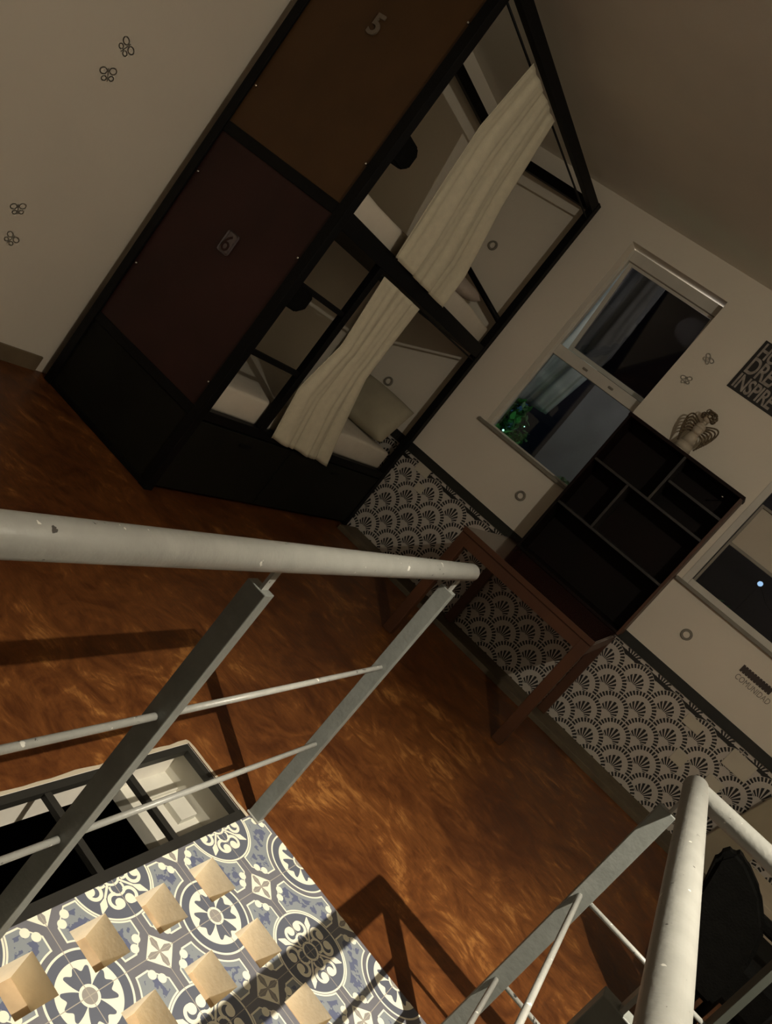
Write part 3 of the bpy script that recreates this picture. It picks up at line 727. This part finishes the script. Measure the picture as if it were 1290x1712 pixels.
# blank cover plates on the fan tiles
for (x, z, sx, szz, lab) in ((.470, .385, .085, .085, 'square pale cover plate on the fan tiles below the striped sign'),
                             (.395, .60, .12, .07, 'pale cover plate high on the fan tiles, under the black band'),
                             (.73, .60, .16, .12, 'larger pale cover plate near the right end of the black band'),
                             (.70, .40, .10, .09, 'pale cover plate on the fan tiles just above the right handrail corner'),
                             (-2.06, .665, .12, .075, 'pale cover plate on the fan tiles beside the bunk bed post'),
                             (-1.99, .545, .07, .06, 'small pale cover plate on the fan tiles left of the table')):
    X_, Z_ = Wp(x, z); tag(obj('cover_plate', box(X_-sx/2, X_+sx/2, YW-.010, YW-.003, Z_-szz/2, Z_+szz/2, .002), M['platepale'], origin=(X_, YW, Z_)), lab, 'cover plate', 'pale plates on the tile wall')

# ================================================================== RAILINGS, GRATE
def railpost(name, x0, x1, y0, y1, par, zt=.885, mt=None):
    o = obj(name, box(x0, x1, y0, y1, 0, zt, .0015), mt or M['postgrey'], par)
    cx = (x0+x1)/2
    obj('saddle', box(cx+.002, cx+.008, y0+.004, y1-.004, zt-.002, .95), M['steelgrey'], o)
    obj('weld', box(x0-.004, x1+.004, y0-.004, y1+.004, 0, .006, .002), M['steelgrey'], o)
    return o
lr = thing('stair_railing', (-.5, 1.1, 0), 'grey steel railing on the left of the tiled landing, over the floor grate', 'railing', 'steel railings around the landing')
LXc = -.497
obj('handrail', tube((LXc+.012, -.75, .963), (LXc+.012, 1.968, .963), .0235, seg=40), M['steelgrey'], lr)
for y in (.14, 1.045, 1.965): railpost('post', -.527, -.484, y, y+.028, lr)
for z in (.598, .300):
    for a, c in ((-.75, .14), (.168, 1.045), (1.073, 1.965)): obj('rod', tube((LXc-.008, a, z+.0), (LXc-.008, c, z), .0068, seg=12), M['steelgrey'], lr)
rr = thing('stair_railing', (.24, 1.9, 0), 'grey steel railing with a corner on the right of the tiled landing', 'railing', 'steel railings around the landing')
RXc, RY, RZ = .236, 1.895, .965
hr = bmesh.new(); T(hr, (RXc, -.75, RZ), (RXc, RY+.004, RZ), .0275, seg=40)
o_ = obj('handrail', hr, M['steelgrey'], rr)
hr = bmesh.new(); T(hr, (RXc+.012, RY-.012, RZ), (1.68, RY-.012, RZ), .0245, seg=36)
obj('handrail', hr, M['steelgrey'], rr)
for y in (.06, .985, 1.882): railpost('post', .207, .250, y, y+.026, rr)
for x in (.575, 1.10, 1.66): railpost('post', x-.006, x+.010, 1.872, 1.918, rr, mt=M['postshaded'])
for z in (.598, .300):
    for a, c in ((-.75, .06), (.086, .985), (1.011, 1.882)): obj('rod', tube((RXc-.014, a, z), (RXc-.014, c, z), .0068, seg=12), M['steelgrey'], rr)
    for a, c in ((.25, .569), (.585, 1.094), (1.110, 1.654)): obj('rod', tube((a, 1.895, z), (c, 1.895, z), .006, seg=12), M['steelgrey'], rr)
gr = thing('floor_grate', (-.66, 1.0, -.012), 'black steel grate over the floor well beside the tiled landing', 'grate')
b_ = bmesh.new()
B(b_, -.797, -.775, .2, 1.940, -.022, -.001); B(b_, -.543, -.515, .2, 1.945, -.022, -.001)
B(b_, -.775, -.543, 1.920, 1.940, -.022, -.001); B(b_, -.772, -.543, .2, .225, -.022, -.001)
obj('frame', b_, M['grate'], gr)
for y in (.36, .62, .88, 1.14, 1.403, 1.664): obj('bar', box(-.774, -.541, y-.010, y+.010, -.020, -.004), M['grate'], gr)

# ================================================================== CHAIR AND BOARDS AT THE RIGHT
ch = thing('armchair', (.70, 3.05, 0), 'black padded chair behind the corner of the right railing', 'chair')
b_ = prism([(.66, .30), (.585, .50), (.525, .68), (.55, .735), (.60, .73), (.69, .685), (.765, .61), (.80, .51), (.815, .38), (.81, .30)], 'y', 2.78, 2.86)
bmesh.ops.bevel(b_, geom=b_.edges[:], offset=.018, segments=3, affect='EDGES'); obj('backrest', b_, M['chair'], ch)
b_ = box(.76, .97, 2.87, 3.28, .30, .47, .03); obj('seat', b_, M['chair'], ch)
obj('armrest', box(.74, 1.0, 2.87, 2.915, .575, .62, .012), M['chair'], ch)
obj('arm_support', tube((.97, 2.895, 0), (.97, 2.895, .58), .012), M['black'], ch)
for x, y in ((.79, 2.92), (.92, 2.92), (.82, 3.23), (.93, 3.23)): obj('leg', tube((x, y, 0), (x, y, .31), .016, .02), M['black'], ch)
b_ = prism([(.79, .036), (.93, .66), (1.09, .66), (1.06, .036)], 'y', 4.97, 5.0); bmesh.ops.bevel(b_, geom=b_.edges[:], offset=.004, segments=1, affect='EDGES')
tag(obj('board', b_, M['cream'], origin=(.93, 4.98, .036)), 'cream board standing upright against the fan tiles at the right edge', 'board')
tag(obj('storage_box', box(.98, 1.45, 4.35, 4.80, 0, .30, .006), M['carton'], origin=(1.2, 4.6, 0)), 'beige box on the floor behind the black chair', 'box')

# ================================================================== CEILING LAMP
lt = thing('ceiling_lamp', (LAMP.x, LAMP.y, 2.84), 'round ceiling lamp above the landing', 'lamp')
obj('canopy', tube((LAMP.x, LAMP.y, ZC), (LAMP.x, LAMP.y, 2.89), .06, .05, seg=28), M['frame'], lt)
b_ = bmesh.new(); T(b_, (LAMP.x, LAMP.y, 2.89), (LAMP.x, LAMP.y, 2.845), .02, .02, seg=16); obj('bulb_holder', b_, M['ring'], lt)
# tiny lights outside
spots = [(-1.66, 1.20, .022), (-1.60, 1.17, .014), (-1.50, 1.16, .012), (-1.46, 1.14, .013), (-1.38, 1.22, .006), (-1.42, 1.13, .009), (-1.28, 1.17, .008), (-1.62, 1.36, .005), (-1.72, 1.25, .009)]
string_lights((-1.95, 5.72, 0), [(x*1.13, 5.72, 1.333+(z-1.333)*1.1, r, 'fairyblue' if i == 3 else 'fairy') for i, (x, z, r) in enumerate(spots)], 'string of tiny green-white lights at the bottom of the left window')
string_lights((.13, 5.72, 0), [(.13, 5.72, 1.53, .018, 'fairyblue'), (.33, 5.72, 1.42, .006, 'fairy'), (.46, 5.72, 1.25, .035, 'fairy'), (.42, 5.72, 1.21, .02, 'fairy')], 'few pale lights glowing behind the right window')
